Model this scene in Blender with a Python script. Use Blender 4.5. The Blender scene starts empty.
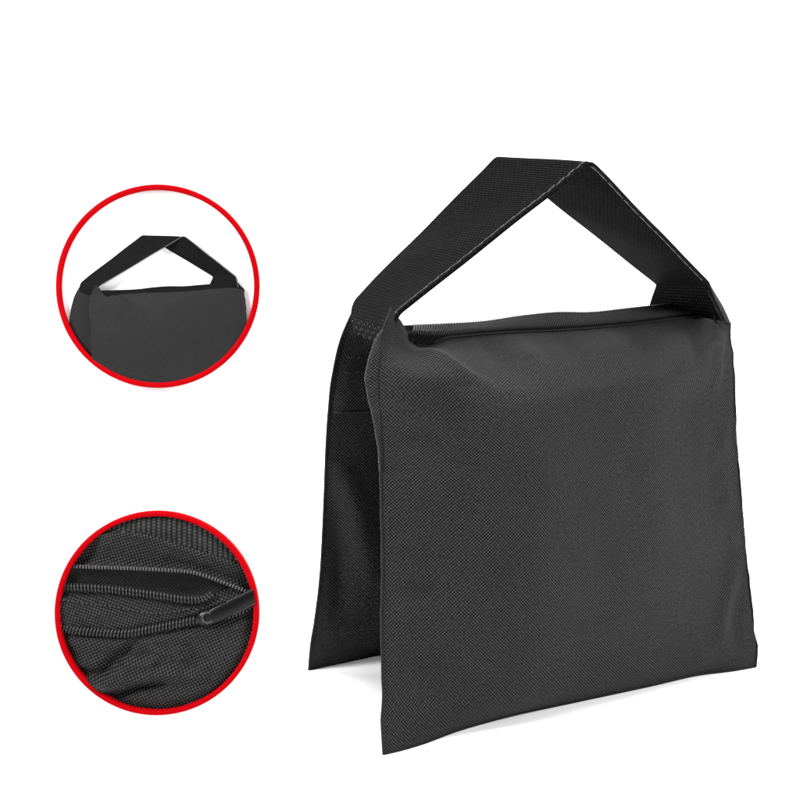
import bpy, bmesh, math
import numpy as np
from mathutils import Vector, Matrix, noise
pi = math.pi

FRONT_SHEET = [[(0.0003,0,-0.0001),(0.0095,0,0.0001),(0.0214,0.001,0.0002),(0.0477,0.0064,0.0004),(0.0793,0.0092,0.0006),(0.132,0.008,0.0008),(0.1847,0.0062,0.0009),(0.2242,0.0052,0.0011),(0.2479,0.0013,0.0007),(0.2637,0,0.0006)],
 [(0.0013,0.003,0.0097),(0.0105,0.0026,0.0096),(0.0224,0.0021,0.0095),(0.0488,0.001,0.0094),(0.0806,0.0003,0.0091),(0.1334,0.0004,0.0088),(0.1863,0.0007,0.0085),(0.2259,0.0012,0.0082),(0.2497,0.0015,0.0081),(0.2655,0.0015,0.008)],
 [(0.0039,0.008,0.0323),(0.013,0.0055,0.032),(0.0247,0.0028,0.0317),(0.0507,-0.0034,0.031),(0.0819,-0.0071,0.0301),(0.1339,-0.0053,0.0286),(0.1859,-0.0033,0.0271),(0.2249,0.0009,0.0259),(0.2483,0.0026,0.0253),(0.2639,0.003,0.0248)],
 [(0.0058,0.012,0.0694),(0.0146,0.0078,0.0689),(0.0259,0.0033,0.0684),(0.051,-0.0071,0.0671),(0.0811,-0.0133,0.0657),(0.1314,-0.0105,0.0632),(0.1816,-0.0072,0.0607),(0.2193,-0.0005,0.0589),(0.2419,0.0024,0.0578),(0.257,0.003,0.057)],
 [(0.0069,0.014,0.1069),(0.0155,0.0089,0.1063),(0.0265,0.0036,0.1055),(0.051,-0.0089,0.1038),(0.0804,-0.0164,0.1017),(0.1293,-0.0131,0.0983),(0.1783,-0.0092,0.0948),(0.215,-0.0011,0.0922),(0.2371,0.0023,0.0907),(0.2518,0.003,0.0896)],
 [(0.0074,0.016,0.1441),(0.0158,0.0105,0.1435),(0.0266,0.0048,0.1427),(0.0506,-0.0086,0.1411),(0.0793,-0.0167,0.1391),(0.1272,-0.0129,0.1357),(0.1751,-0.0085,0.1324),(0.2111,0.0004,0.1299),(0.2326,0.0041,0.1284),(0.247,0.005,0.1274)],
 [(0.0084,0.02,0.1752),(0.0168,0.0144,0.175),(0.0276,0.0086,0.1747),(0.0516,-0.005,0.1742),(0.0804,-0.0129,0.1735),(0.1284,-0.0083,0.1724),(0.1765,-0.0031,0.1713),(0.2125,0.0067,0.1704),(0.2341,0.0109,0.1699),(0.2485,0.012,0.1696)],
 [(0.0099,0.025,0.1982),(0.0184,0.019,0.2),(0.0295,0.011,0.1992),(0.054,0.004,0.1942),(0.0834,-0.002,0.192),(0.1324,-0.004,0.1912),(0.1814,-0.001,0.1935),(0.2182,0.008,0.1963),(0.2403,0.017,0.1977),(0.255,0.023,0.1964)],
 [(0.0132,0.028,0.2151),(0.022,0.028,0.2126),(0.0332,0.027,0.2073),(0.0582,0.02,0.2039),(0.0882,0.018,0.2036),(0.1382,0.017,0.2044),(0.1882,0.018,0.2057),(0.2257,0.022,0.2077),(0.2482,0.028,0.2086),(0.2632,0.034,0.2062)],
 [(0.0219,0.032,0.2319),(0.0306,0.037,0.2248),(0.0417,0.044,0.2123),(0.0666,0.048,0.213),(0.0964,0.05,0.2137),(0.1461,0.05,0.2135),(0.1958,0.05,0.2147),(0.2331,0.05,0.2169),(0.2554,0.048,0.2171),(0.2703,0.042,0.2134)]]
INNER_SHEET = [[(0.0003,0,-0.0001),(0.0095,0,0.0001),(0.0214,0.001,0.0002),(0.0477,0.0064,0.0004),(0.0793,0.0092,0.0006),(0.132,0.008,0.0008),(0.1847,0.0062,0.0009),(0.2242,0.0052,0.0011),(0.2479,0.0013,0.0007),(0.2637,0,0.0006)],
 [(0.0013,0.003,0.0097),(0.0105,0.0035,0.0096),(0.0224,0.004,0.0095),(0.0488,0.0054,0.0094),(0.0806,0.0065,0.0091),(0.1334,0.0062,0.0088),(0.1863,0.0059,0.0085),(0.2259,0.0037,0.0082),(0.2497,0.0022,0.0081),(0.2655,0.0015,0.008)],
 [(0.0039,0.008,0.0323),(0.013,0.0094,0.032),(0.0247,0.011,0.0317),(0.0507,0.0152,0.031),(0.0819,0.0184,0.0301),(0.1339,0.0175,0.0286),(0.1859,0.0163,0.0271),(0.2249,0.0097,0.0259),(0.2483,0.0052,0.0253),(0.2639,0.003,0.0248)],
 [(0.0058,0.012,0.0694),(0.0146,0.014,0.0689),(0.0259,0.0161,0.0684),(0.051,0.0219,0.0671),(0.0811,0.0262,0.0657),(0.1314,0.0245,0.0632),(0.1816,0.0224,0.0607),(0.2193,0.0128,0.0589),(0.2419,0.0062,0.0578),(0.257,0.003,0.057)],
 [(0.0069,0.014,0.1069),(0.0155,0.016,0.1063),(0.0265,0.0182,0.1055),(0.051,0.0242,0.1038),(0.0804,0.0285,0.1017),(0.1293,0.0265,0.0983),(0.1783,0.0239,0.0948),(0.215,0.0136,0.0922),(0.2371,0.0065,0.0907),(0.2518,0.003,0.0896)],
 [(0.0074,0.016,0.1441),(0.0158,0.0178,0.1435),(0.0266,0.0197,0.1427),(0.0506,0.0249,0.1411),(0.0793,0.0286,0.1391),(0.1272,0.0265,0.1357),(0.1751,0.024,0.1324),(0.2111,0.0146,0.1299),(0.2326,0.0082,0.1284),(0.247,0.005,0.1274)],
 [(0.0084,0.02,0.1752),(0.0168,0.0213,0.175),(0.0276,0.0228,0.1747),(0.0516,0.0267,0.1742),(0.0804,0.0295,0.1735),(0.1284,0.028,0.1724),(0.1765,0.0262,0.1713),(0.2125,0.0192,0.1704),(0.2341,0.0144,0.1699),(0.2485,0.012,0.1696)],
 [(0.0099,0.025,0.1982),(0.0184,0.0271,0.1982),(0.0295,0.0294,0.1981),(0.054,0.0355,0.1979),(0.0834,0.0403,0.1977),(0.1324,0.04,0.1973),(0.1814,0.0393,0.1969),(0.2182,0.0313,0.1966),(0.2403,0.0256,0.1965),(0.255,0.023,0.1964)]]
BACK_SHEET_INNER = [[(0.0143,0.1284,0),(0.023,0.1288,0),(0.0342,0.1292,0),(0.059,0.1304,0),(0.0888,0.1313,0),(0.1385,0.1314,0),(0.1882,0.1313,0),(0.2255,0.1299,0),(0.2478,0.1288,0),(0.2627,0.1284,0)],
 [(0.0135,0.124,0.0133),(0.0223,0.1236,0.0133),(0.0335,0.1231,0.0133),(0.0585,0.122,0.0133),(0.0885,0.121,0.0133),(0.1385,0.121,0.0133),(0.1885,0.1211,0.0133),(0.226,0.1225,0.0133),(0.2485,0.1235,0.0133),(0.2635,0.124,0.0133)],
 [(0.0141,0.118,0.0344),(0.0228,0.1169,0.0344),(0.034,0.1157,0.0344),(0.0589,0.1126,0.0344),(0.0888,0.1101,0.0344),(0.1385,0.11,0.0344),(0.1882,0.1102,0.0344),(0.2256,0.114,0.0344),(0.2479,0.1167,0.0344),(0.2629,0.118,0.0344)],
 [(0.0158,0.112,0.0688),(0.0244,0.1105,0.0688),(0.0355,0.1089,0.0688),(0.06,0.1045,0.0688),(0.0894,0.1011,0.0688),(0.1385,0.101,0.0688),(0.1876,0.1012,0.0688),(0.2244,0.1065,0.0688),(0.2465,0.1103,0.0688),(0.2612,0.112,0.0688)],
 [(0.0159,0.106,0.1134),(0.0245,0.1044,0.1134),(0.0355,0.1026,0.1134),(0.06,0.0979,0.1134),(0.0894,0.0941,0.1134),(0.1385,0.094,0.1134),(0.1876,0.0942,0.1134),(0.2243,0.1,0.1134),(0.2464,0.1041,0.1134),(0.2611,0.106,0.1134)],
 [(0.0147,0.1,0.1449),(0.0234,0.0985,0.1449),(0.0345,0.0969,0.1449),(0.0593,0.0925,0.1449),(0.089,0.0891,0.1449),(0.1385,0.089,0.1449),(0.188,0.0892,0.1449),(0.2251,0.0945,0.1449),(0.2474,0.0983,0.1449),(0.2623,0.1,0.1449)],
 [(0.0143,0.095,0.1694),(0.023,0.0939,0.1694),(0.0342,0.0927,0.1694),(0.059,0.0896,0.1694),(0.0888,0.0871,0.1694),(0.1385,0.087,0.1694),(0.1882,0.0872,0.1694),(0.2255,0.091,0.1694),(0.2478,0.0937,0.1694),(0.2627,0.095,0.1694)],
 [(0.0152,0.091,0.1903),(0.0238,0.0902,0.1903),(0.0349,0.0893,0.1903),(0.0596,0.0869,0.1903),(0.0892,0.0851,0.1903),(0.1385,0.085,0.1903),(0.1878,0.0851,0.1903),(0.2248,0.088,0.1903),(0.247,0.0901,0.1903),(0.2618,0.091,0.1903)],
 [(0.019,0.088,0.2105),(0.0274,0.0876,0.2089),(0.0381,0.0871,0.2065),(0.062,0.086,0.2065),(0.0907,0.085,0.2065),(0.1385,0.085,0.2065),(0.1863,0.0851,0.2065),(0.2222,0.0865,0.2065),(0.2437,0.0875,0.2072),(0.258,0.088,0.2105)],
 [(0.0273,0.084,0.2316),(0.0351,0.0801,0.2251),(0.0451,0.0715,0.2156),(0.0674,0.07,0.2156),(0.094,0.07,0.2156),(0.1385,0.07,0.2156),(0.183,0.07,0.2156),(0.2163,0.07,0.2156),(0.2363,0.0749,0.2181),(0.2497,0.084,0.2316)]]
BACK_SHEET_OUTER = [[(0.0143,0.1284,0),(0.023,0.1288,0),(0.0342,0.1292,0),(0.059,0.1304,0),(0.0888,0.1313,0),(0.1385,0.1314,0),(0.1882,0.1313,0),(0.2255,0.1299,0),(0.2478,0.1288,0),(0.2627,0.1284,0)],
 [(0.0135,0.124,0.0133),(0.0223,0.1245,0.0133),(0.0335,0.1251,0.0133),(0.0585,0.1267,0.0133),(0.0885,0.128,0.0133),(0.1385,0.128,0.0133),(0.1885,0.1279,0.0133),(0.226,0.126,0.0133),(0.2485,0.1246,0.0133),(0.2635,0.124,0.0133)],
 [(0.0141,0.118,0.0344),(0.0228,0.1196,0.0344),(0.034,0.1214,0.0344),(0.0589,0.1261,0.0344),(0.0888,0.1299,0.0344),(0.1385,0.13,0.0344),(0.1882,0.1298,0.0344),(0.2256,0.124,0.0344),(0.2479,0.1199,0.0344),(0.2629,0.118,0.0344)],
 [(0.0158,0.112,0.0688),(0.0244,0.1147,0.0688),(0.0355,0.1177,0.0688),(0.06,0.1256,0.0688),(0.0894,0.1318,0.0688),(0.1385,0.132,0.0688),(0.1876,0.1316,0.0688),(0.2244,0.122,0.0688),(0.2465,0.1151,0.0688),(0.2612,0.112,0.0688)],
 [(0.0159,0.106,0.1134),(0.0245,0.1092,0.1134),(0.0355,0.1128,0.1134),(0.06,0.1223,0.1134),(0.0894,0.1298,0.1134),(0.1385,0.13,0.1134),(0.1876,0.1295,0.1134),(0.2243,0.118,0.1134),(0.2464,0.1097,0.1134),(0.2611,0.106,0.1134)],
 [(0.0147,0.1,0.1449),(0.0234,0.1034,0.1449),(0.0345,0.1071,0.1449),(0.0593,0.117,0.1449),(0.089,0.1248,0.1449),(0.1385,0.125,0.1449),(0.188,0.1245,0.1449),(0.2251,0.1125,0.1449),(0.2474,0.1039,0.1449),(0.2623,0.1,0.1449)],
 [(0.0143,0.095,0.1694),(0.023,0.0982,0.1694),(0.0342,0.1018,0.1694),(0.059,0.1113,0.1694),(0.0888,0.1188,0.1694),(0.1385,0.119,0.1694),(0.1882,0.1185,0.1694),(0.2255,0.107,0.1694),(0.2478,0.0987,0.1694),(0.2627,0.095,0.1694)],
 [(0.0152,0.091,0.1903),(0.0238,0.0937,0.1903),(0.0349,0.0967,0.1903),(0.0596,0.1046,0.1903),(0.0892,0.1108,0.1903),(0.1385,0.111,0.1903),(0.1878,0.1106,0.1903),(0.2248,0.101,0.1903),(0.247,0.0941,0.1903),(0.2618,0.091,0.1903)],
 [(0.019,0.088,0.2105),(0.0274,0.0896,0.2089),(0.0381,0.0914,0.2065),(0.062,0.0961,0.2065),(0.0907,0.0999,0.2065),(0.1385,0.1,0.2065),(0.1863,0.0998,0.2065),(0.2222,0.094,0.2065),(0.2437,0.0899,0.2072),(0.258,0.088,0.2105)],
 [(0.0273,0.084,0.2316),(0.0351,0.0801,0.2251),(0.0451,0.0715,0.2156),(0.0674,0.07,0.2156),(0.094,0.07,0.2156),(0.1385,0.07,0.2156),(0.183,0.07,0.2156),(0.2163,0.07,0.2156),(0.2363,0.0749,0.2181),(0.2497,0.084,0.2316)]]
ZIP_BAND = [[(0.0381,0.049,0.2085),(0.0623,0.049,0.209),(0.0954,0.049,0.2097),(0.1229,0.049,0.2102),(0.1357,0.049,0.2102),(0.1487,0.049,0.21),(0.1813,0.049,0.2107),(0.2216,0.049,0.2133),(0.2442,0.049,0.2134),(0.2745,0.049,0.2093)],
 [(0.0381,0.05,0.2125),(0.0623,0.05,0.213),(0.0954,0.05,0.2137),(0.1229,0.05,0.2142),(0.1357,0.05,0.2142),(0.1487,0.05,0.214),(0.1813,0.05,0.2147),(0.2216,0.05,0.2173),(0.2442,0.05,0.2174),(0.2745,0.05,0.2133)],
 [(0.0415,0.058,0.2186),(0.0669,0.058,0.2189),(0.0977,0.058,0.2194),(0.1248,0.058,0.2201),(0.1438,0.058,0.2205),(0.1634,0.058,0.2208),(0.1933,0.058,0.2219),(0.2262,0.058,0.2239),(0.2495,0.058,0.2244),(0.2756,0.058,0.2224)],
 [(0.0448,0.066,0.2178),(0.0715,0.066,0.2178),(0.0999,0.066,0.218),(0.1266,0.066,0.219),(0.1519,0.066,0.2197),(0.1782,0.066,0.2206),(0.2052,0.066,0.2221),(0.2308,0.066,0.2234),(0.2547,0.066,0.2245),(0.2768,0.066,0.2244)],
 [(0.0448,0.07,0.2118),(0.0715,0.07,0.2118),(0.0999,0.07,0.212),(0.1266,0.07,0.213),(0.1519,0.07,0.2137),(0.1782,0.07,0.2146),(0.2052,0.07,0.2161),(0.2308,0.07,0.2174),(0.2547,0.07,0.2185),(0.2768,0.07,0.2184)]]
HANDLE_NEAR = [(0.04,0.04,0.2165),(0.033,0.036,0.211),(0.0265,0.034,0.2125),(0.0235,0.033,0.2175),(0.024,0.033,0.2245),(0.028,0.034,0.2294),(0.0388,0.031,0.2378),(0.0693,0.03,0.2585),(0.1079,0.03,0.2838),(0.136,0.03,0.3023),(0.1456,0.03,0.3088),(0.1487,0.03,0.31),(0.1519,0.03,0.3087),(0.1643,0.03,0.2993),(0.1931,0.03,0.2765),(0.2248,0.03,0.2519),(0.2405,0.03,0.2395),(0.2479,0.034,0.2292),(0.2549,0.04,0.2174)]
HANDLE_FAR = [(0.039,0.079,0.218),(0.031,0.08,0.213),(0.025,0.08,0.215),(0.0222,0.08,0.221),(0.0225,0.08,0.2285),(0.0244,0.08,0.2331),(0.0368,0.08,0.2446),(0.0595,0.08,0.2641),(0.0859,0.08,0.2869),(0.109,0.08,0.3073),(0.1155,0.08,0.3133),(0.1186,0.08,0.3148),(0.1222,0.08,0.3137),(0.1344,0.08,0.3054),(0.164,0.08,0.2864),(0.2153,0.08,0.2542),(0.2429,0.08,0.237),(0.2374,0.078,0.2289),(0.232,0.076,0.2195)]
RIGHT_EAR = [[(0.2405,0.03,0.2395),(0.2414,0.0305,0.2394),(0.245,0.033,0.238)],
 [(0.2471,0.034,0.2305),(0.2472,0.032,0.2312),(0.2534,0.036,0.2308)],
 [(0.2545,0.039,0.2225),(0.2535,0.034,0.2241),(0.2619,0.039,0.2235)],
 [(0.262,0.044,0.2168),(0.2623,0.038,0.2153),(0.2712,0.0415,0.2122)]]
CAM_H=0.28; CAM_PITCH=0.15133; BAG_ORIGIN=(-0.0089,0.5964,0); BAG_YAW=0.49115


# ------------------------------------------------------------------ camera, world, lamps, exposure
scene = bpy.context.scene
COL = scene.collection
CAM_AXIS = Vector((0, math.cos(CAM_PITCH), -math.sin(CAM_PITCH)))
CAM_UP = Vector((0, math.sin(CAM_PITCH), math.cos(CAM_PITCH)))
CAM_POS = Vector((0, 0, CAM_H))
FOCAL = 1200.0                                     # in pixels of an 800 px wide picture
cam_data = bpy.data.cameras.new('camera')
cam_data.lens = 36 * FOCAL / 800
cam_data.sensor_width = 36
cam_data.clip_start = 0.02
cam_data.clip_end = 100
cam = bpy.data.objects.new('camera', cam_data)
cam.location = CAM_POS
cam.rotation_euler = (pi / 2 - CAM_PITCH, 0, 0)
COL.objects.link(cam)
scene.camera = cam

world = bpy.data.worlds.new('World')
scene.world = world
world.use_nodes = True
world.node_tree.nodes['Background'].inputs[0].default_value = (1, 1, 1, 1)
world.node_tree.nodes['Background'].inputs[1].default_value = 0.10

def area_lamp(name, pos, target, size, power, sy=None):
    l = bpy.data.lights.new(name, 'AREA')
    l.energy = power
    l.size = size
    if sy:
        l.shape = 'RECTANGLE'
        l.size_y = sy
    o = bpy.data.objects.new(name, l)
    o.location = pos
    o.rotation_euler = (Vector(target) - Vector(pos)).to_track_quat('-Z', 'Y').to_euler()
    COL.objects.link(o)
    return o

area_lamp('key_softbox', (1.25, 0.18, 0.85), (0.1, 0.72, 0.1), 0.6, 30)
panel_lamp = area_lamp('added_panel_fill', (-0.75, 0.28, 0.62), (-0.17, 0.62, 0.2), 0.25, 1.15)  # fill lamp added to whiten the picture panel
panel_lamp.data.spread = math.radians(45)
area_lamp('top_softbox', (0.15, 0.75, 1.7), (0.1, 0.75, 0), 1.3, 34)
area_lamp('backdrop_lamp', (0.0, 1.2, 1.9), (0.0, 2.6, 0.6), 1.6, 60, 0.8)
area_lamp('added_rear_fill', (-1.0, 1.15, 0.4), (0.0, 0.68, 0.0), 0.6, 22)  # fill lamp added to lighten the floor between the pouches

scene.view_settings.view_transform = 'Standard'
scene.view_settings.look = 'None'
scene.view_settings.exposure = 0.1
scene.view_settings.gamma = 1
scene.cycles.use_denoising = True
scene.cycles.max_bounces = 6
scene.render.filter_size = .9

# ------------------------------------------------------------------ materials
class NT:
    def __init__(s, name):
        s.m = bpy.data.materials.new(name)
        s.m.use_nodes = True
        s.t = s.m.node_tree
        s.b = s.t.nodes['Principled BSDF']
    def node(s, kind, **k):
        n = s.t.nodes.new(kind)
        for a, v in k.items():
            setattr(n, a, v)
        return n
    def link(s, a, b):
        s.t.links.new(a, b)
    def math(s, op, a, b=None, c=None):
        n = s.node('ShaderNodeMath', operation=op)
        for i, x in enumerate((a, b, c)):
            if x is None:
                continue
            if isinstance(x, (int, float)):
                n.inputs[i].default_value = x
            else:
                s.link(x, n.inputs[i])
        return n.outputs[0]
    def uv(s):
        u = s.node('ShaderNodeUVMap')
        u.uv_map = 'cloth'
        x = s.node('ShaderNodeSeparateXYZ')
        s.link(u.outputs[0], x.inputs[0])
        return u.outputs[0], x.outputs[0], x.outputs[1]
    def noise(s, vec, scale, detail=3, rough=.6):
        n = s.node('ShaderNodeTexNoise')
        n.inputs['Scale'].default_value = scale
        n.inputs['Detail'].default_value = detail
        n.inputs['Roughness'].default_value = rough
        s.link(vec, n.inputs['Vector'])
        return n.outputs[0]
    def finish(s, h, base, lo, hi, bump, rough, spec=.4, tint=(1, 1, 1.0)):
        """albedo follows the yarn height h (shade in the gaps between yarns is put into the colour), and so does the relief"""
        mr = s.node('ShaderNodeMapRange')
        s.link(h, mr.inputs[0])
        mr.inputs[3].default_value = base * lo
        mr.inputs[4].default_value = base * hi
        mr.clamp = False
        c = s.node('ShaderNodeCombineColor')
        for i in range(3):
            s.link(s.math('MULTIPLY', mr.outputs[0], tint[i]), c.inputs[i])
        s.link(c.outputs[0], s.b.inputs['Base Color'])
        s.b.inputs['Roughness'].default_value = rough
        s.b.inputs['Specular IOR Level'].default_value = spec
        bp = s.node('ShaderNodeBump')
        bp.inputs['Strength'].default_value = 1
        bp.inputs['Distance'].default_value = bump
        s.link(h, bp.inputs['Height'])
        s.link(bp.outputs[0], s.b.inputs['Normal'])
        return s.m

def weave(name, pitch, base, lo=.35, hi=1.7, bump=.00025, rough=.6, spec=.07, grain=.5, ratio=1.0, tint=(1, 1, 1.0)):
    """plain oxford weave: a checker of over and under crossings"""
    n = NT(name)
    vec, u, v = n.uv()
    wob = n.noise(vec, 90, 2)
    wu = n.math('ADD', u, n.math('MULTIPLY', n.math('SUBTRACT', wob, .5), pitch * .9))
    a = n.math('SINE', n.math('MULTIPLY', wu, pi / pitch))
    b = n.math('SINE', n.math('MULTIPLY', v, pi / (pitch * ratio)))
    h = n.math('MULTIPLY_ADD', n.math('MULTIPLY', a, b), .5, .5)
    g = n.noise(vec, .55 / pitch, 2, .7)
    g2 = n.noise(vec, 38, 3, .6)
    k = n.math('MULTIPLY_ADD', n.math('SUBTRACT', g, .5), grain * 2.2, 1.0)
    k2 = n.math('MULTIPLY_ADD', n.math('SUBTRACT', g2, .5), .5, 1.0)
    h2 = n.math('MULTIPLY', n.math('MULTIPLY', n.math('POWER', h, 1.9), k), k2)
    return n.finish(h2, base, lo, hi, bump, rough, spec, tint)

def webbing(name, rib, col, base, lo=.3, hi=1.7, bump=.0004, rough=.75, spec=.025, slant=.0):
    """ribbed webbing: ribs across the run (v), yarn bumps along each rib (u), alternate ribs offset"""
    n = NT(name)
    vec, u, v = n.uv()
    vv = n.math('ADD', v, n.math('MULTIPLY', u, slant))
    r = n.math('DIVIDE', vv, rib)
    ridge = n.math('ABSOLUTE', n.math('SINE', n.math('MULTIPLY', r, pi)))
    odd = n.math('MULTIPLY', n.math('FLOOR', r), .5)
    yarn = n.math('ABSOLUTE', n.math('SINE', n.math('MULTIPLY', n.math('ADD', n.math('DIVIDE', u, col), odd), pi)))
    g = n.noise(vec, .5 / rib, 2, .7)
    g2 = n.noise(vec, 60, 2, .7)
    h = n.math('MULTIPLY', n.math('POWER', ridge, .8), n.math('MULTIPLY_ADD', yarn, .7, .3))
    h = n.math('MULTIPLY', h, n.math('MULTIPLY_ADD', n.math('SUBTRACT', g, .5), 1.6, 1.0))
    h = n.math('MULTIPLY', h, n.math('MULTIPLY_ADD', n.math('SUBTRACT', g2, .5), 1.0, 1.0))
    return n.finish(h, base, lo, hi, bump, rough, spec)

def plain(name, col, rough=.5, spec=.4, metal=0, grain=.08, gscale=300):
    n = NT(name)
    tc = n.node('ShaderNodeTexCoord')
    g = n.noise(tc.outputs['Object'], gscale, 2)
    k = n.math('MULTIPLY_ADD', n.math('SUBTRACT', g, .5), grain * 2, 1.0)
    c = n.node('ShaderNodeCombineColor')
    for i in range(3):
        n.link(n.math('MULTIPLY', k, col[i]), c.inputs[i])
    n.link(c.outputs[0], n.b.inputs['Base Color'])
    n.b.inputs['Roughness'].default_value = rough
    n.b.inputs['Specular IOR Level'].default_value = spec
    n.b.inputs['Metallic'].default_value = metal
    return n.m

M_WHITE = plain('matte_white', (.9, .9, .9), .9, .1, 0, .01, 20)
M_CLOTH = weave('black_oxford_cloth', .00095, .0096, lo=0, hi=5.2, bump=.00036, grain=1.0)
M_CLOTH_BACK = M_CLOTH
M_BIND = weave('black_seam_binding', .0009, .014, grain=.3)
M_WEB = webbing('black_webbing', .0019, .0022, .0018, lo=0, hi=5.0, bump=.0007)
M_ZIP = webbing('black_zip_tape', .0019, .0022, .005, slant=.7, bump=.0007)
M_EDGE = plain('grey_edge_highlight', (.024, .024, .024), .5)  # selvedge highlight put into the thread's grey
M_EDGE_LIT = plain('pale_edge_highlight', (.085, .085, .085), .5)  # brighter copy of the same thread, highlight put into its colour
M_THREAD = plain('black_thread', (.008, .008, .008), .6)
M_COIL = plain('black_coil_nylon', (.02, .02, .02), .5, .12)
M_RED = plain('red_matte_enamel', (.30, .0, .002), .8, .03, 0, .02)

# ------------------------------------------------------------------ helpers
def sheet_interp(net, S, T, ns, nt):
    """smooth surface through a net[row t][column s] of points"""
    net = np.array(net, float)
    def tang(P, X):
        X = np.array(X, float)
        D = np.zeros_like(P)
        d = (P[1:] - P[:-1]) / (X[1:] - X[:-1]).reshape(-1, *[1] * (P.ndim - 1))
        h = (X[1:] - X[:-1]).reshape(-1, *[1] * (P.ndim - 1))
        D[1:-1] = (h[1:] * d[:-1] + h[:-1] * d[1:]) / (h[1:] + h[:-1])
        D[0], D[-1] = d[0], d[-1]
        return D
    def interp(P, X, q):
        X = np.array(X, float)
        D = tang(P, X)
        i = np.clip(np.searchsorted(X, q, 'right') - 1, 0, len(X) - 2)
        h = X[i + 1] - X[i]
        t = (q - X[i]) / h
        sh = (-1,) + (1,) * (P.ndim - 1)
        t, h = t.reshape(sh), h.reshape(sh)
        return ((2 * t**3 - 3 * t**2 + 1) * P[i] + (t**3 - 2 * t**2 + t) * h * D[i]
                + (-2 * t**3 + 3 * t**2) * P[i + 1] + (t**3 - t**2) * h * D[i + 1])
    qs, qt = np.linspace(0, 1, ns), np.linspace(0, 1, nt)
    A = interp(net, T, qt)                                   # nt x cols x 3
    B = interp(np.swapaxes(A, 0, 1), S, qs)                  # ns x nt x 3
    return np.swapaxes(B, 0, 1), qs, qt

class Mesh:
    def __init__(s):
        s.v, s.f, s.uv, s.mi = [], [], [], []
    def grid(s, P, UV, flip=False, close=False, mi=0):
        nt, ns = P.shape[:2]
        o = len(s.v)
        s.v += [tuple(map(float, p)) for p in P.reshape(-1, 3)]
        s.uv += [tuple(map(float, p)) for p in UV.reshape(-1, 2)]
        for i in range(nt - 1):
            for j in range(ns - 1):
                q = [o + i * ns + j, o + i * ns + j + 1, o + (i + 1) * ns + j + 1, o + (i + 1) * ns + j]
                s.f.append(q[::-1] if flip else q)
                s.mi.append(mi)
    def tube(s, pts, r, n=6, flat=None, mi=0, caps=True):
        """tube along pts; r a number or list; flat=(axis, factor) squashes the section along a direction"""
        pts = [Vector(p) for p in pts]
        o = len(s.v)
        L = 0
        ref = None
        for i, p in enumerate(pts):
            t = (pts[min(i + 1, len(pts) - 1)] - pts[max(i - 1, 0)]).normalized()
            if ref is None:
                ref = Vector((0, 0, 1)) if abs(t.z) < .8 else Vector((1, 0, 0))
            a = (ref - t * ref.dot(t)).normalized()
            ref = a
            b = t.cross(a)
            if i:
                L += (p - pts[i - 1]).length
            rr = r[i] if isinstance(r, (list, tuple)) else r
            for k in range(n):
                w = 2 * pi * k / n
                d = a * math.cos(w) * rr + b * math.sin(w) * rr
                if flat:
                    d -= flat[0] * d.dot(flat[0]) * (1 - flat[1])
                s.v.append(tuple(p + d))
                s.uv.append((rr * w, L))
        for i in range(len(pts) - 1):
            for k in range(n):
                k2 = (k + 1) % n
                s.f.append([o + i * n + k, o + i * n + k2, o + (i + 1) * n + k2, o + (i + 1) * n + k])
                s.mi.append(mi)
        if caps:
            s.f.append([o + k for k in range(n)][::-1]); s.mi.append(mi)
            e = o + (len(pts) - 1) * n
            s.f.append([e + k for k in range(n)]); s.mi.append(mi)
    def build(s, name, mat, parent=None, smooth=True):
        me = bpy.data.meshes.new(name)
        me.from_pydata(s.v, [], s.f)
        uvl = me.uv_layers.new(name='cloth')
        for l in me.loops:
            uvl.data[l.index].uv = s.uv[l.vertex_index]
        mats = mat if isinstance(mat, (list, tuple)) else [mat]
        for m in mats:
            me.materials.append(m)
        for p in me.polygons:
            p.use_smooth = smooth
            p.material_index = s.mi[p.index]
        o = bpy.data.objects.new(name, me)
        COL.objects.link(o)
        if parent:
            o.parent = parent
        return o

def empty(name, loc, rot, label, cat, group=None):
    o = bpy.data.objects.new(name, None)
    o.empty_display_size = .02
    o.location, o.rotation_euler = loc, rot
    COL.objects.link(o)
    o['label'], o['category'] = label, cat
    if group:
        o['group'] = group
    return o

def fbm(x, y, z, o=3):
    s, a = 0, 1
    for k in range(o):
        s += a * noise.noise(Vector((x, y, z)) * 2**k)
        a *= .5
    return s
def sstep(a, b, x):
    t = np.clip((x - a) / (b - a), 0, 1)
    return t * t * (3 - 2 * t)

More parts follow.
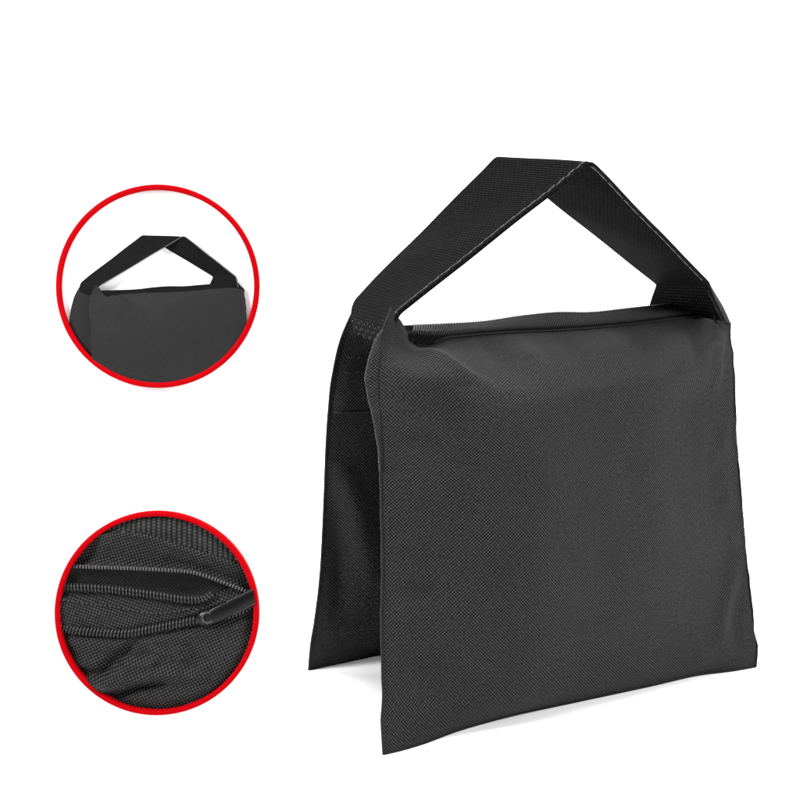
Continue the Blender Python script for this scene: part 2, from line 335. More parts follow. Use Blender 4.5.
# ------------------------------------------------------------------ the setting: one white studio sweep
def build_backdrop():
    m = Mesh()
    prof = [(-3.0, 0)] + [(y, 0) for y in (-1, 0, .5, 1, 1.5, 1.9)]
    prof += [(1.9 + .7 * math.sin(a), .7 - .7 * math.cos(a)) for a in np.linspace(.1, pi / 2, 12)]
    prof += [(2.6, 1.5), (2.6, 3.2)]
    xs = np.linspace(-3.2, 3.2, 9)
    P = np.array([[(x, y, z) for x in xs] for y, z in prof])
    m.grid(P, P[:, :, :2])
    o = m.build('backdrop', M_WHITE)
    o['kind'] = 'structure'
    # leaning white display board added to carry the two round pictures, not a wall
    w = BOARD_W / 2; hh = BOARD_H / 2
    bm = bmesh.new()
    bmesh.ops.create_cube(bm, size=1)
    bmesh.ops.scale(bm, vec=(w * 2, hh * 2, .008), verts=bm.verts)
    bmesh.ops.bevel(bm, geom=bm.edges[:], offset=.0025, segments=3, affect='EDGES', profile=.5)
    me = bpy.data.meshes.new('picture_panel')
    bm.to_mesh(me); bm.free()
    me.materials.append(M_WHITE)
    for p in me.polygons: p.use_smooth = False
    b = bpy.data.objects.new('picture_panel', me)
    b.location = board_point((15 + 290) / 2, (166 + 782) / 2) + CAM_AXIS * .0045
    b.rotation_euler = cam.rotation_euler
    COL.objects.link(b)
    b['kind'] = 'structure'

BOARD_DEPTH = .615
Q = BOARD_DEPTH / FOCAL                                # metres on the panel per unit of its drawing
BOARD_W, BOARD_H = 275 * Q, 616 * Q
def board_point(px, py):
    return CAM_POS + CAM_AXIS * BOARD_DEPTH + Vector((1, 0, 0)) * ((px - 400) * Q) + CAM_UP * ((400 - py) * Q)
build_backdrop()

# ------------------------------------------------------------------ the bag
S10 = [0, .035, .08, .18, .3, .5, .7, .85, .94, 1]
T10 = [0, .03, .12, .28, .43, .58, .72, .84, .92, 1]
def arc_uv(P):
    """cloth coordinates in metres: across by mean width, along by run length"""
    d = np.linalg.norm(P[1:] - P[:-1], axis=2).mean(1)
    v = np.concatenate([[0], np.cumsum(d)])
    e = np.linalg.norm(P[:, 1:] - P[:, :-1], axis=2).mean(0)
    u = np.concatenate([[0], np.cumsum(e)])
    UV = np.zeros(P.shape[:2] + (2,))
    UV[:, :, 0] = u[None, :]
    UV[:, :, 1] = v[:, None]
    return UV

def seg_dist(x, y, a, b):
    ax, ay = a; bx, by = b
    dx, dy = bx - ax, by - ay
    t = np.clip(((x - ax) * dx + (y - ay) * dy) / (dx * dx + dy * dy), 0, 1)
    return np.hypot(x - ax - t * dx, y - ay - t * dy), t

def crease(x, y, pts, w, amp):
    """a soft fold along a polyline, fading to its ends"""
    best = np.full(np.shape(x), 9.)
    fade = np.zeros(np.shape(x))
    n = len(pts) - 1
    for k in range(n):
        d, t = seg_dist(x, y, pts[k], pts[k + 1])
        f = np.sin(pi * np.clip((k + t) / n, 0, 1)) ** .6
        m = d < best
        best = np.where(m, d, best)
        fade = np.where(m, f, fade)
    return amp * fade * np.exp(-(best / w) ** 2)

def front_wrinkles(s, t):
    x, y = s * .265, t * .27
    e = np.clip(np.minimum(np.minimum(s, 1 - s) / .06, t / .05), 0, 1) * np.clip((1 - t) / .08, 0, 1)
    d = np.zeros_like(x)
    # soft folds falling from the zip over the shoulder
    for s0, lean, w, a in ((.10, .05, .010, .0030), (.27, .02, .010, -.0016), (.35, .02, .008, .0012), (.47, .01, .012, -.0018),
                           (.60, .0, .009, .0014), (.68, .0, .008, -.0020), (.78, -.02, .010, .0016), (.86, -.03, .008, -.0022)):
        d += crease(x, y, [(s0 * .265, .272), ((s0 + lean * .4) * .265, .255), ((s0 + lean) * .265, .222)], w, a * 1.5)
    # faint cross fold and dents low on the panel
    d += crease(x, y, [(.05, .062), (.11, .066), (.17, .072), (.225, .072)], .004, -.0009)
    d += crease(x, y, [(.004, .085), (.03, .075), (.055, .07)], .009, .0016)
    d += crease(x, y, [(.004, .045), (.03, .035), (.05, .02)], .012, -.0022)
    d += crease(x, y, [(.262, .10), (.243, .06), (.232, .02)], .007, .0030)
    d += crease(x, y, [(.262, .075), (.252, .045), (.25, .01)], .006, -.0024)
    d += crease(x, y, [(.264, .20), (.250, .15), (.245, .11)], .008, .0012)
    d += crease(x, y, [(.002, .21), (.03, .2), (.05, .17)], .012, -.0016)
    d += crease(x, y, [(.0, .15), (.02, .14), (.05, .16)], .014, .0012)
    # gathers running out of the two top corners
    for pts, w, a in (([(.012, .262), (.035, .242), (.066, .215)], .006, .0024), ([(.006, .25), (.022, .222), (.04, .18)], .008, -.0020),
                      ([(.262, .262), (.24, .246), (.212, .236)], .006, -.0022), ([(.262, .256), (.25, .232), (.243, .196)], .006, .0020),
                      ([(.264, .248), (.257, .22), (.254, .19)], .004, -.0014), ([(.258, .27), (.235, .262), (.21, .258)], .005, .0014)):
        d += crease(x, y, pts, w, a)
    # puckers where the side seams are sewn
    rng = np.random.RandomState(4)
    for k in range(16):
        y0 = .02 + .23 * rng.rand(); side = 0 if k % 2 else .265
        ln = .012 + .022 * rng.rand(); sg = 1 if side == 0 else -1
        d += crease(x, y, [(side, y0), (side + sg * ln * .5, y0 + .004 * rng.randn()), (side + sg * ln, y0 + .008 * rng.randn())], .0035 + .003 * rng.rand(), rng.choice([-1, 1]) * (.0008 + .0011 * rng.rand()))
    nz = np.array([[fbm(a * 14, b * 11, 3.1) for a, b in zip(r1, r2)] for r1, r2 in zip(x, y)])
    return e * (d + .0011 * nz)

def normals(P):
    du = np.gradient(P, axis=1); dv = np.gradient(P, axis=0)
    n = np.cross(du, dv)
    return n / (np.linalg.norm(n, axis=2, keepdims=True) + 1e-12)

def front_sheet(ns, nt, k=1.0):
    P, qs, qt = sheet_interp(FRONT_SHEET, S10, T10, ns, nt)
    UV = arc_uv(P)
    s, t = np.meshgrid(qs, qt)
    P = P + normals(P) * k * front_wrinkles(s, t)[:, :, None]
    # seams never run dead straight
    wl = np.array([fbm(q * 9, .3, 1.7) for q in qt]); wr = np.array([fbm(q * 9, 4.3, 2.7) for q in qt])
    mask = np.clip(t / .06, 0, 1) * np.clip((1 - t) / .06, 0, 1)
    P[:, :, 0] += mask * (.0008 * wl[:, None] * (1 - sstep(0, .12, s)) + .0007 * wr[:, None] * sstep(.88, 1, s))
    P[:, :, 1] += mask * .0016 * (wr[:, None] * (1 - sstep(0, .1, s)) + wl[:, None] * sstep(.9, 1, s))
    return P, UV
def inner_sheet(ns, nt):
    P, qs, qt = sheet_interp(INNER_SHEET, S10, [0, .04, .14, .34, .54, .72, .88, 1], ns, nt)
    return P, arc_uv(P)
def back_inner(ns, nt):
    P, qs, qt = sheet_interp(BACK_SHEET_INNER, S10, T10, ns, nt)
    UV = arc_uv(P)
    s, t = np.meshgrid(qs, qt)
    x, y = s * .265, t * .24
    e = np.clip(np.minimum(np.minimum(s, 1 - s) / .05, np.minimum(t, 1 - t) / .05), 0, 1)
    d = crease(x, y, [(.0, .135), (.02, .10), (.04, .05)], .009, .006)
    d += crease(x, y, [(.0, .10), (.012, .07), (.02, .02)], .007, -.004)
    d += crease(x, y, [(.03, .16), (.04, .12), (.05, .07)], .008, -.003)
    P = P + normals(P) * (e * d)[:, :, None]
    return P, UV
def back_outer(ns, nt):
    P, qs, qt = sheet_interp(BACK_SHEET_OUTER, S10, T10, ns, nt)
    return P, arc_uv(P)
def curve(pts, n, X=None):
    pts = np.array(pts, float)
    X = np.linspace(0, 1, len(pts)) if X is None else X
    net = np.stack([pts, pts], 1)
    P, _, _ = sheet_interp(net, [0, 1], X, 2, n)
    return P[:, 0]
def handle_surface(n, m):
    a, b = np.array(HANDLE_NEAR), np.array(HANDLE_FAR)
    mid = (a + b) / 2
    d = np.linalg.norm(mid[1:] - mid[:-1], axis=1)
    X = np.concatenate([[0], np.cumsum(d)]); X /= X[-1]
    q = np.linspace(0, 1, n)
    A = np.stack([np.interp(q, X, a[:, i]) for i in range(3)], 1)
    Bc = np.stack([np.interp(q, X, b[:, i]) for i in range(3)], 1)
    ker = np.array([1, 3, 5, 3, 1]) / 13                      # the folds keep a small radius
    for C_ in (A, Bc):
        for i in range(3):
            pad = np.concatenate([[C_[0, i]] * 2, C_[:, i], [C_[-1, i]] * 2])
            C_[:, i] = np.convolve(pad, ker, 'valid')
    w = np.linspace(0, 1, m)
    P = A[:, None, :] * (1 - w[None, :, None]) + Bc[:, None, :] * w[None, :, None]
    run = np.concatenate([[0], np.cumsum(np.linalg.norm(P[1:, m // 2] - P[:-1, m // 2], axis=1))])
    UV = np.zeros(P.shape[:2] + (2,))
    UV[:, :, 0] = w[None, :] * .05
    UV[:, :, 1] = run[:, None]
    # a woven band is never dead flat: slight cupping and waviness
    N = normals(P)
    t = np.linspace(0, 1, n)[:, None]
    wave = .0005 * np.sin(w[None, :] * pi) * np.sin(t * 19) + .00025 * np.sin(w[None, :] * 5 + t * 31) * np.sin(t * pi)
    return P + N * wave[:, :, None], UV, N
def zip_band(ns, nt):
    """ribbed band from the top edge of the front pouch, over its crown, to the back pouch"""
    top, _, _ = sheet_interp(FRONT_SHEET, S10, T10, 180, 60)
    top = top[-1, 12:]
    low = np.stack([np.interp(np.linspace(0, 1, 10), np.linspace(0, 1, len(top)), top[:, i]) for i in range(3)], 1)
    far = np.array(ZIP_BAND[3])
    far = far + np.array([0, 0, 1]) * (.0026 * np.exp(-((np.linspace(0, 1, 10) - .40) / .09) ** 2))[:, None]
    mid = low * .5 + far * .5 + np.array([0, 0, .0010])
    net = [low - np.array([0, .0006, .003]), low + np.array([0, .0006, .0004]), mid, far, far + np.array([0, .004, -.006])]
    P, qs, qt = sheet_interp(net, np.linspace(0, 1, 10), [0, .12, .5, .88, 1], ns, nt)
    return P, arc_uv(P)


bag = empty('sandbag', BAG_ORIGIN, (0, 0, BAG_YAW),
            'empty black fabric sandbag with two hanging pouches and a wide webbing carry handle', 'sandbag')

def seam_tube(m, P, edges, r, off=0.0):
    for e in edges:
        line = {'l': P[:, 0], 'r': P[:, -1], 'b': P[0], 't': P[-1]}[e]
        m.tube([tuple(p) for p in line], r, 7)

# front pouch
P, UV = front_sheet(180, 200)
m = Mesh(); m.grid(P, UV)
P2, UV2 = inner_sheet(60, 60)
m.grid(P2, UV2 + 3, flip=True)
pouch = m.build('front_pouch', M_CLOTH, bag)
PF = P
m = Mesh(); seam_tube(m, PF, 'lrb', .0007)
m.build('seam_binding', M_BIND, pouch)
# loose seam allowance standing out beside the upper left seam
def flange(P, t0, t1, w, u_sign, j, bend):
    nt = P.shape[0]
    i0, i1 = int(t0 * (nt - 1)), int(t1 * (nt - 1))
    rows = []
    for i in range(i0, i1 + 1):
        k = (i - i0) / (i1 - i0)
        ww = w * float(np.interp(k, [0, .2, .45, .66, .8, .92, 1], [.1, .30, .66, 1, .8, .45, .1]))
        p = P[i, j]
        q = p + np.array([u_sign * ww, bend * ww, 0])
        r_ = np.array([0, .0012, 0])
        rows.append([p - np.array([0, .0008, 0]), (p + q) / 2 - np.array([0, .0012, 0]), q - r_ * .3, q + r_ * .6, (p + q) / 2 + r_, p + r_])
    R_ = np.array(rows)
    UVf = np.zeros(R_.shape[:2] + (2,))
    UVf[:, :, 0] = np.linspace(0, w * 2, 6)[None]
    UVf[:, :, 1] = np.linspace(0, .08, R_.shape[0])[:, None]
    return R_, UVf
m = Mesh()
Rf, UVf = flange(PF, .60, .95, .0062, -1, 0, .3)
m.grid(Rf, UVf)
m.build('seam_allowance', M_CLOTH, pouch)

m = Mesh()
ear = np.array(RIGHT_EAR)
ea, _, _ = sheet_interp(ear, [0, .5, 1], [0, .33, .66, 1], 14, 20)
m.grid(ea, arc_uv(ea)); m.grid(ea + np.array([-.0012, .001, -.0006]), arc_uv(ea), flip=True)
m.build('corner_fold', M_CLOTH, pouch)

# back pouch
P3, UV3 = back_inner(90, 120)
P4, UV4 = back_outer(60, 80)
m = Mesh(); m.grid(P3, UV3); m.grid(P4, UV4 + 3, flip=True)
pouch2 = m.build('back_pouch', M_CLOTH_BACK, bag)
m = Mesh(); seam_tube(m, P3, 'lrb', .0009)
m.build('seam_binding', M_BIND, pouch2)

# cloth band stitched along the top of the back pouch, its lower edge hanging free
def gusset():
    nt, ns = 40, 70
    i0, i1 = int(.715 * 119), int(.95 * 119)
    N = normals(P3)
    rows = []
    for k in range(nt):
        i = i0 + (i1 - i0) * k / (nt - 1)
        a = int(i); f = i - a
        row = []
        for j in range(ns):
            jj = .6 + 87.5 * j / (ns - 1); b = int(jj); g = jj - b
            p = (P3[a, b] * (1 - f) + P3[min(a + 1, 119), b] * f) * (1 - g) + (P3[a, min(b + 1, 89)] * (1 - f) + P3[min(a + 1, 119), min(b + 1, 89)] * f) * g
            lift = .003 + .009 * (1 - k / (nt - 1)) ** 2 * abs(math.sin(pi * j / (ns - 1))) ** .5 + .0004 * math.sin(j * 1.3)
            row.append(p + np.array([0, -lift, 0]))
        rows.append(row)
    F = np.array(rows)
    under = F[0:1] + np.array([0, .0016, .0004])
    top2 = F[:12][::-1] + np.array([0, .0018, .0006])
    full = np.concatenate([top2, F], 0)
    m = Mesh(); m.grid(full, arc_uv(full))
    g = m.build('gusset_band', M_CLOTH, bag)
    st = Mesh()
    for k in (22, 28):
        for j in range(1, ns - 2, 2):
            st.tube([tuple(F[k, j] + np.array([0, -.0004, 0])), tuple(F[k, j + 1] + np.array([0, -.0004, 0]))], .0005, 5)
    st.build('stitching', M_THREAD, g)
    hm = Mesh()
    hm.tube([tuple(p + np.array([0, -.0004, 0])) for p in F[0]], .0008, 7)  # lip added along the band's free edge to catch light
    hm.build('added_edge_lip', M_BIND, g)
gusset()

# zip along the top between the pouches
PZ, UVZ = zip_band(140, 22)
m = Mesh(); m.grid(PZ, UVZ[:, :, ::-1])
zp = m.build('top_zipper', M_ZIP, bag)
m = Mesh()
row = PZ[7]
for j in range(2, 137):
    a, b = PZ[4, j], PZ[16, min(j + 3, 139)]
    up = np.array([0, 0, .0008])
    m.tube([tuple(a), tuple(PZ[7, j + 1] + up), tuple(PZ[11, min(j + 2, 139)] + up), tuple(b)], .0006, 5)
m.build('zipper_teeth', M_COIL, zp)
m = Mesh()
m.tube([tuple(p + np.array([0, -.0006, .0003])) for p in PF[-1, 12:-6]], .0007, 6)
m.build('edge_piping', M_BIND, zp)

# carry handle
PH, UVH, NH = handle_surface(260, 14)
th = .0011
m = Mesh()
m.grid(PH + NH * th, UVH); m.grid(PH - NH * th, UVH, flip=True)
for j in (0, -1):
    side = np.stack([PH[:, j] - NH[:, j] * th, PH[:, j] + NH[:, j] * th], 1)
    m.grid(side, np.stack([UVH[:, j], UVH[:, j] + .001], 1), flip=(j == 0))
handle = m.build('carry_handle', M_WEB, bag)
def on_band(i, w, lift):
    x = w * 13; a = int(min(x, 12)); f = x - a
    return PH[i, a] * (1 - f) + PH[i, a + 1] * f + (NH[i, a]) * lift
hi = 128
apex = int(np.argmax(PH[:, 0, 2]))
m = Mesh()
for i in range(25, apex, 3):                                # highlight along the sewn edge, put in as grey stitches
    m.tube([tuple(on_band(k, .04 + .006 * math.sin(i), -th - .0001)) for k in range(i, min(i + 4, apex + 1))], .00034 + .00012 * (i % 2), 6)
m.build('edge_highlight_thread', M_EDGE, handle)
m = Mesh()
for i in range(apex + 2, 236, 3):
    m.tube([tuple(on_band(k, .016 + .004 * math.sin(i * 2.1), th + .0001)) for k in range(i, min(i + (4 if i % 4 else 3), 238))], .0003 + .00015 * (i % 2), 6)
m.build('edge_highlight_thread', M_EDGE_LIT, handle)  # the edge highlight again, painted paler on the right half
# box of stitches at the band's left end, rib glints put into their grey
m = Mesh()
for i in (10, 13, 16, 19):
    for k in range(13):
        w0 = .06 + .07 * k
        m.tube([tuple(on_band(i, w0, -th - .0003)), tuple(on_band(i + (k % 2), w0 + .05, -th - .0001))], .00032, 5)
m.build('stitching', M_COIL, handle)

# ------------------------------------------------------------------ the two round pictures
def ring_and_disc(px, py, R, label, hz):
    root = empty('round_picture', board_point(px, py), cam.rotation_euler, label, 'picture', 'round detail pictures')
    r = R * Q; w = 5.4 * Q
    m = Mesh()
    n = 128; prof = []
    for a in np.linspace(0, 2 * pi, 17)[:-1]:
        x = math.copysign(abs(math.cos(a)) ** .45, math.cos(a)); y = math.copysign(abs(math.sin(a)) ** .45, math.sin(a))
        prof.append((r - w / 2 + x * w / 2, hz / 2 + y * hz / 2))
    prof.append(prof[0])
    P = np.array([[(q * math.cos(b), q * math.sin(b), z) for b in np.linspace(0, 2 * pi, n + 1)] for q, z in prof])
    m.grid(P, P[:, :, :2], flip=True)
    m.build('frame', M_RED, root)
    m = Mesh()
    P = np.array([[(q * math.cos(b), q * math.sin(b), .0004 if q else .0004) for b in np.linspace(0, 2 * pi, n + 1)] for q in (0.000005, r * .5, r - w * .5)])
    m.grid(P, P[:, :, :2], flip=True)
    m.build('disc', M_WHITE, root)
    return root, r - w * .5

def clip_round(ob, rad, n=72, sink=0):
    bm = bmesh.new(); bm.from_mesh(ob.data)
    if sink:                                                # cloth drawn down under the frame's rim
        for v in bm.verts:
            v.co.z = max(min(v.co.z, .0009), v.co.z - sink * float(sstep(rad * .84, rad, math.hypot(v.co.x, v.co.y))))
    for v in bm.verts:
        v.co.z = max(v.co.z, .0007 + .0002 * (v.index % 3))
    for k in range(n):
        a = 2 * pi * k / n
        d = Vector((math.cos(a), math.sin(a), 0))
        bmesh.ops.bisect_plane(bm, geom=bm.verts[:] + bm.edges[:] + bm.faces[:], plane_co=d * rad, plane_no=d, clear_outer=True)
    bm.to_mesh(ob.data); bm.free()

# upper picture: a small cut-away relief of the bag's top with its handle
root1, rad1 = ring_and_disc(158.5, 286.6, 101.4, 'round red-ringed picture of the black bag top with its raised carry handle, the upper one', .0031)
CY, SY = math.cos(BAG_YAW), math.sin(BAG_YAW)
def relief(P, extra=0.0):
    """bag coordinates -> relief on the picture's disc: drawn in perspective and pressed to about a centimetre"""
    P = np.asarray(P)
    X = BAG_ORIGIN[0] + P[..., 0] * CY - P[..., 1] * SY
    Y = BAG_ORIGIN[1] + P[..., 0] * SY + P[..., 1] * CY
    Z = P[..., 2] - CAM_H
    d = Y * CAM_AXIS.y + Z * CAM_AXIS.z
    up = Y * CAM_UP.y + Z * CAM_UP.z
    px, py = 400 + FOCAL * X / d, 400 - FOCAL * up / d
    ix = 143.5 + (px - 497) * .4355
    iy = 235 + (py - 157) * .3315
    h = (.83 - d) * .008 + np.maximum(0, .10 - P[..., 1]) * .03 - .001
    h = h * (1 - .7 * sstep(325, 384, iy)) * (1 - .65 * sstep(205, 248, ix))
    return np.stack([(ix - 158.5) * Q, (286.6 - iy) * Q, .0012 + h + extra], -1)
M_CLOTH_S = weave('black_oxford_cloth_fine', .00075, .0135, lo=.3, hi=2.8, bump=.00006, grain=.35)
M_WEB_S = webbing('black_webbing_fine', .0009, .0010, .005, lo=.2, hi=2.4, bump=.0001)
m = Mesh(); P, UV = front_sheet(80, 110, 1.8); m.grid(relief(P, .0001), UV * .45)
o = m.build('bag_relief', M_CLOTH_S, root1); clip_round(o, rad1)
rel = o
def rel_part(name, grids, mat):
    m = Mesh()
    for P, UV in grids: m.grid(relief(P), UV * .45)
    o = m.build(name, mat, rel); clip_round(o, rad1); return o
Pb, UVb = back_inner(50, 70)
rel_part('back_pouch', [(Pb, UVb)], M_CLOTH_S)
i = int(.715 * 69)
rel_part('gusset_band', [(Pb[i:] - np.array([0, .004, 0]), UVb[i:])], M_CLOTH_S)
Pz, UVz = zip_band(60, 12)
rel_part('zipper', [(Pz, UVz)], M_WEB_S)
Ph, UVh, Nh = handle_surface(160, 8)
rel_part('handle', [(Ph, UVh)], M_WEB_S)
m = Mesh()
m.tube([tuple(relief(p - np.array([0, .001, 0]))) for p in Ph[20:, 0]], .00022, 5)
o = m.build('edge_highlight_thread', plain('grey_fine_highlight', (.06, .06, .06), .5), rel); clip_round(o, rad1)  # strap edge highlight drawn as a grey line

# lower picture: close view of the double zip, cloth modelled in folds
root2, rad2 = ring_and_disc(158.5, 611.5, 101.4, 'round red-ringed close-up picture of black zippers and folded cloth, the lower one', .0058)
def zp_xy(x, y):                                        # drawing units (0..800, origin of the drawing at its corner) -> disc metres
    return ((x / 3.3333 + 40 - 158.5) * Q, (611.5 - (y / 3.3333 + 495)) * Q)
def lineY(pts, X):
    a = np.array(pts, float)
    return curve_y(a, X)
def curve_y(a, X):
    X = np.asarray(X, float)
    net = np.stack([np.stack([a[:, 0], a[:, 1], a[:, 1] * 0], 1)] * 2, 1)
    # smooth piecewise cubic in y over x
    x, y = a[:, 0], a[:, 1]
    d = np.diff(y) / np.diff(x); D = np.zeros_like(y)
    D[1:-1] = (d[:-1] + d[1:]) / 2; D[0], D[-1] = d[0], d[-1]
    i = np.clip(np.searchsorted(x, X, 'right') - 1, 0, len(x) - 2)
    h = x[i + 1] - x[i]; t = np.clip((X - x[i]) / h, -.3, 1.3)
    return (2*t**3-3*t**2+1)*y[i] + (t**3-2*t**2+t)*h*D[i] + (-2*t**3+3*t**2)*y[i+1] + (t**3-t**2)*h*D[i+1]
L_WEB = [(40, 160), (130, 135), (200, 128), (330, 127), (420, 148), (520, 182), (600, 205), (700, 238), (760, 262)]
L_TOP = [(40, 236), (110, 234), (250, 238), (400, 244), (520, 254), (600, 280), (690, 317), (760, 350)]
L_MID = [(40, 300), (85, 302), (200, 306), (300, 317), (400, 330), (500, 344), (552, 341), (590, 318), (640, 300)]
L_LOW = [(40, 438), (75, 441), (200, 452), (300, 455), (380, 441), (480, 421), (560, 405), (640, 396), (715, 366), (760, 345)]
Z0 = .0042
def cloth_rows(lines, heights, nx, ny, x0=40, x1=760):
    """ruled folds: rows of the drawing at given heights, smooth in between"""
    X = np.linspace(x0, x1, nx)
    net = []
    for ln, hz in zip(lines, heights):
        Y = curve_y(np.array(ln, float), X) if isinstance(ln, list) else np.full(nx, float(ln))
        H = curve_y(np.array(hz, float), X) if isinstance(hz, list) else np.full(nx, float(hz))
        px, py = zp_xy(X, Y)
        net.append(np.stack([px, py, H], 1))
    T = np.linspace(0, 1, len(lines))
    P, _, _ = sheet_interp(np.array(net), np.linspace(0, 1, nx), T, nx, ny)
    return P
def off(ln, dy): return [(x, y + dy) for x, y in ln]
def flat_uv(P, ang=0.0, sc=1.0):
    c, s_ = math.cos(ang), math.sin(ang)
    return np.stack([(P[..., 0] * c - P[..., 1] * s_) * sc, (P[..., 0] * s_ + P[..., 1] * c) * sc], -1)
M_CLOTH_L = weave('black_oxford_cloth_close', .00108, .0140, lo=.0, hi=4.2, bump=.0007, grain=1.0)
M_TAPE_L = weave('black_zip_tape_close', .00095, .006, lo=.3, hi=2.2, bump=.0002, grain=.7)  # shadow of the open gap put into the tape's dark base
M_WEB_L = webbing('black_webbing_close', .0026, .0016, .022, lo=.05, hi=2.0, bump=.0008)
M_TEETH = plain('black_nylon_teeth', (.018, .018, .018), .3, .22)
M_METAL = plain('dark_grey_metal', (.035, .035, .035), .35, .3, .2)  # grey, paler than the black pull
M_PULL = plain('black_lacquered_metal', (.003, .003, .003), .35, .16)
def fold_noise(P, amp, sc, seed):
    n = np.array([[fbm(a * sc, b * sc * 1.8, seed) for a, b in zip(r1, r2)] for r1, r2 in zip(P[..., 0], P[..., 1])])
    P = P.copy(); P[..., 2] += amp * n
    return P

# lower cloth with its folds
FOLD1 = [(40, 640), (150, 625), (230, 590), (290, 520), (340, 490), (420, 470), (520, 460), (640, 440), (760, 400)]
P = cloth_rows([off(L_LOW, 8), off(L_LOW, 40), off(L_LOW, 75), off(L_LOW, 120), off(L_LOW, 170), off(L_LOW, 230), off(L_LOW, 300), off(L_LOW, 380), off(L_LOW, 460)],
               [Z0 - .0012, Z0 + .0004, Z0 - .0002, Z0 + .0008, Z0 + .001, Z0 + .0012, Z0 + .001, Z0 + .0004, Z0 - .001], 110, 110)
xx, yy = P[..., 0] / Q, -P[..., 1] / Q                   # units of the drawing from the disc's centre
for pts, w, a in (([(-85, 60), (-60, 62), (-40, 45), (-18, 27)], 5, -.0016), ([(-80, 66), (-52, 70), (-30, 55), (0, 48)], 6, .0016),
                  ([(-70, 82), (-30, 66), (10, 60), (40, 62)], 6, .0015), ([(-60, 88), (-20, 74), (10, 68)], 4, -.0012),
                  ([(30, 64), (42, 60), (52, 50)], 5, .0012), ([(30, 30), (34, 45), (30, 60)], 6, -.0008), ([(-10, 28), (0, 40), (-4, 56)], 7, .0009)):
    P[..., 2] += crease(xx, yy, pts, w, a * 2.8)
P = fold_noise(P, .0007, 60, 2.2)
m = Mesh(); m.grid(P, flat_uv(P, .35), flip=True)
lowcloth = m.build('lower_cloth', M_CLOTH_L, root2); clip_round(lowcloth, rad2, sink=.0026)
# tape and cloth strip between the two lower coils
P = cloth_rows([off(L_MID, 6), off(L_MID, 30), [(40, 335), (80, 345), (250, 368), (400, 390), (520, 380), (600, 352), (760, 300)], [(40, 385), (200, 405), (350, 415), (480, 398), (600, 372), (760, 320)], off(L_LOW, -14), off(L_LOW, 2)],
               [Z0 - .0012, Z0 - .0004, Z0 + .0007, Z0 + .0002, Z0 - .0004, Z0 - .0014], 110, 50)
P = fold_noise(P, .0006, 90, 5.2)
m = Mesh(); m.grid(P, flat_uv(P, -.45), flip=True)
strip = m.build('cloth_strip', M_CLOTH_L, root2); clip_round(strip, rad2, sink=.0008)
m = Mesh()
st = [(x, y) for x, y in zip(np.linspace(70, 520, 60), curve_y(np.array([(40, 330), (80, 342), (250, 366), (400, 389), (520, 372)], float), np.linspace(70, 520, 60)))]
for k in range(0, 58, 2):
    a, b = zp_xy(*st[k]), zp_xy(*st[k + 1])
    m.tube([(a[0], a[1], Z0 + .0009), (b[0], b[1], Z0 + .0009)], .0006, 5)
o = m.build('stitching', M_THREAD, strip); clip_round(o, rad2)
# tape between the bright bead line and the middle coil, with the open gap
P = cloth_rows([off(L_TOP, -4), off(L_TOP, 12), [(40, 262), (200, 268), (400, 285), (500, 292), (600, 300), (700, 330), (760, 352)], [(40, 280), (200, 285), (300, 293), (420, 308), (520, 318), (600, 308), (700, 330), (760, 352)], off(L_MID, 2)],
               [Z0 + .0002, Z0 - .001, [(40, Z0 - .0016), (330, Z0 - .0022), (480, Z0 - .0036), (600, Z0 - .002), (760, Z0 - .001)], [(40, Z0 - .0012), (330, Z0 - .0022), (480, Z0 - .0036), (600, Z0 - .002), (760, Z0 - .001)], Z0 - .0012], 110, 40)
P[..., 2] = np.maximum(P[..., 2], .0006)
m = Mesh(); m.grid(P, flat_uv(P, .1), flip=True)
tape = m.build('zip_tape', M_TAPE_L, root2); clip_round(tape, rad2)
# cloth fold under the webbing
P = cloth_rows([off(L_WEB, -8), off(L_WEB, 4), off(L_WEB, 26), [(40, 205), (110, 195), (250, 192), (400, 206), (520, 228), (620, 262), (760, 310)], off(L_TOP, -16), off(L_TOP, -1)],
               [Z0 + .0010, Z0 + .0026, Z0 + .0006, Z0 - .0018, Z0 - .0018, Z0 + .0004], 110, 44)
P = fold_noise(P, .0008, 70, 8.2)
m = Mesh(); m.grid(P, flat_uv(P, .5), flip=True)
upper = m.build('upper_cloth', M_CLOTH_L, root2); clip_round(upper, rad2, sink=.0026)
# webbing at the top
P = cloth_rows([-40, 20, off(L_WEB, -60), off(L_WEB, -3)], [Z0, Z0 + .0012, Z0 + .0016, Z0 + .001], 90, 40)
m = Mesh(); m.grid(P, flat_uv(P, 0)[..., ::-1], flip=True)
o = m.build('webbing', M_WEB_L, root2); clip_round(o, rad2, sink=.0022)
# coils: every tooth of a zip, one mesh per zip side
def coil(name, ln, x0, x1, step, half, r, z, lean, mat=M_TEETH):
    m = Mesh()
    X = np.linspace(x0, x1, 400); Y = curve_y(np.array(ln, float), X)
    L = np.concatenate([[0], np.cumsum(np.hypot(np.diff(X), np.diff(Y)))])
    n = int(L[-1] / step)
    for k in range(n + 1):
        x, y = np.interp(k * step, L, X), np.interp(k * step, L, Y)
        x2, y2 = np.interp(k * step + 4, L, X), np.interp(k * step + 4, L, Y)
        tx, ty = x2 - x, y2 - y; ll = math.hypot(tx, ty) or 1; tx, ty = tx / ll, ty / ll
        pts = []
        for w, hz in ((-1, -.0006), (-.8, .0004), (-.2, .0011), (.4, .0011), (.9, .0004), (1, -.0006)):
            ax, ay = x - ty * half * w + tx * lean * w, y + tx * half * w + ty * lean * w
            q = zp_xy(ax, ay); pts.append((q[0], q[1], z + hz * half / 14))
        m.tube(pts, r * Q / 3.3333, 6)
    o = m.build(name, mat, root2); clip_round(o, rad2, sink=.0022)
    return o
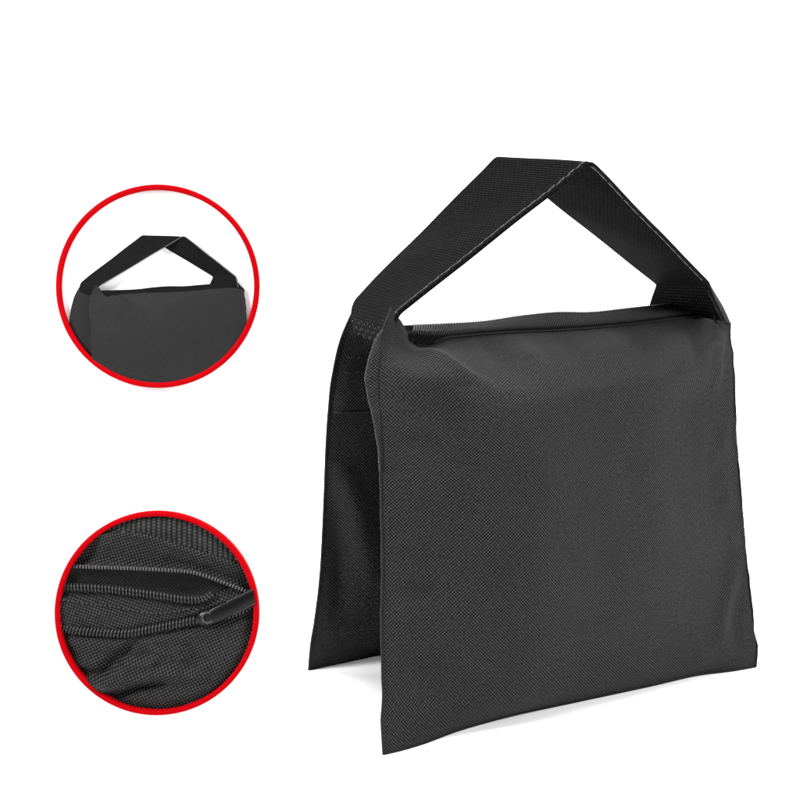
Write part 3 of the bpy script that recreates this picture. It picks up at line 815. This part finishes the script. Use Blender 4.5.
coil('zipper_teeth', L_MID, 78, 582, 11.5, 12, 3.6, Z0 + .0004, 2)
coil('zipper_teeth', L_LOW, 74, 560, 11.5, 13, 3.8, Z0 + .0004, -3)
coil('zipper_teeth', off(L_LOW, 0), 600, 724, 12, 9, 3.8, Z0 + .0002, -3)
coil('zipper_teeth', L_TOP, 100, 700, 10.5, 4, 3.2, Z0 + .0010, 0, plain('grey_nylon_teeth', (.06, .06, .06), .4, .25))  # bead line in a paler grey than the other coils
# slider with its long pull
def rod(pts, r, z, name=None):
    q = [(zp_xy(x, y) + (z + dz,)) for x, y, dz in pts]
    return q, r * Q / 3.3333
def pull():
    def flat_bar(pts, radii, z, squash, name, mat, parent):
        m = Mesh()
        m.tube([zp_xy(x, y) + (z + dz,) for x, y, dz in pts], [q * Q / 3.3333 for q in radii], 14, flat=(Vector((0, 0, 1)), squash))
        o = m.build(name, mat, parent); clip_round(o, rad2, sink=.0012)
        return o
    # slider body riding on the lower coil, then the long pull hinged on it
    body = flat_bar([(528, 416, 0), (534, 413, .0002), (552, 406, .0004), (580, 396, .0004), (606, 386, .0002), (612, 384, 0)], [5, 20, 27, 27, 20, 6], Z0 + .0006, .55, 'zipper_slider', M_PULL, root2)
    bar = [(556, 410, .0000), (560, 408, .0002), (568, 404, .0004), (600, 388, .0006), (650, 364, .0007), (700, 340, .0007), (760, 311, .0006)]
    flat_bar(bar, [4, 16, 24, 27, 25, 23, 22], Z0 + .0024, .30, 'zipper_pull', M_PULL, body)
    m = Mesh()
    loop = [(566 + 17 * math.cos(w), 400 - 17 * math.sin(w), .0012) for w in np.linspace(.3, 2 * pi - .6, 24)]
    m.tube([zp_xy(x, y) + (Z0 + .0026 + dz * .6,) for x, y, dz in loop], 4.2 * Q / 3.3333, 8)
    o2 = m.build('pull_loop', M_METAL, body); clip_round(o2, rad2)
    for side in (-1, 1):
        flat_bar([(x + side * 9.5, y + side * 20.5, dz - .0001) for x, y, dz in bar[3:]], [1.8, 2.2, 2.2, 1.8], Z0 + .0026, 1, 'pull_edge', M_METAL, body)
pull()
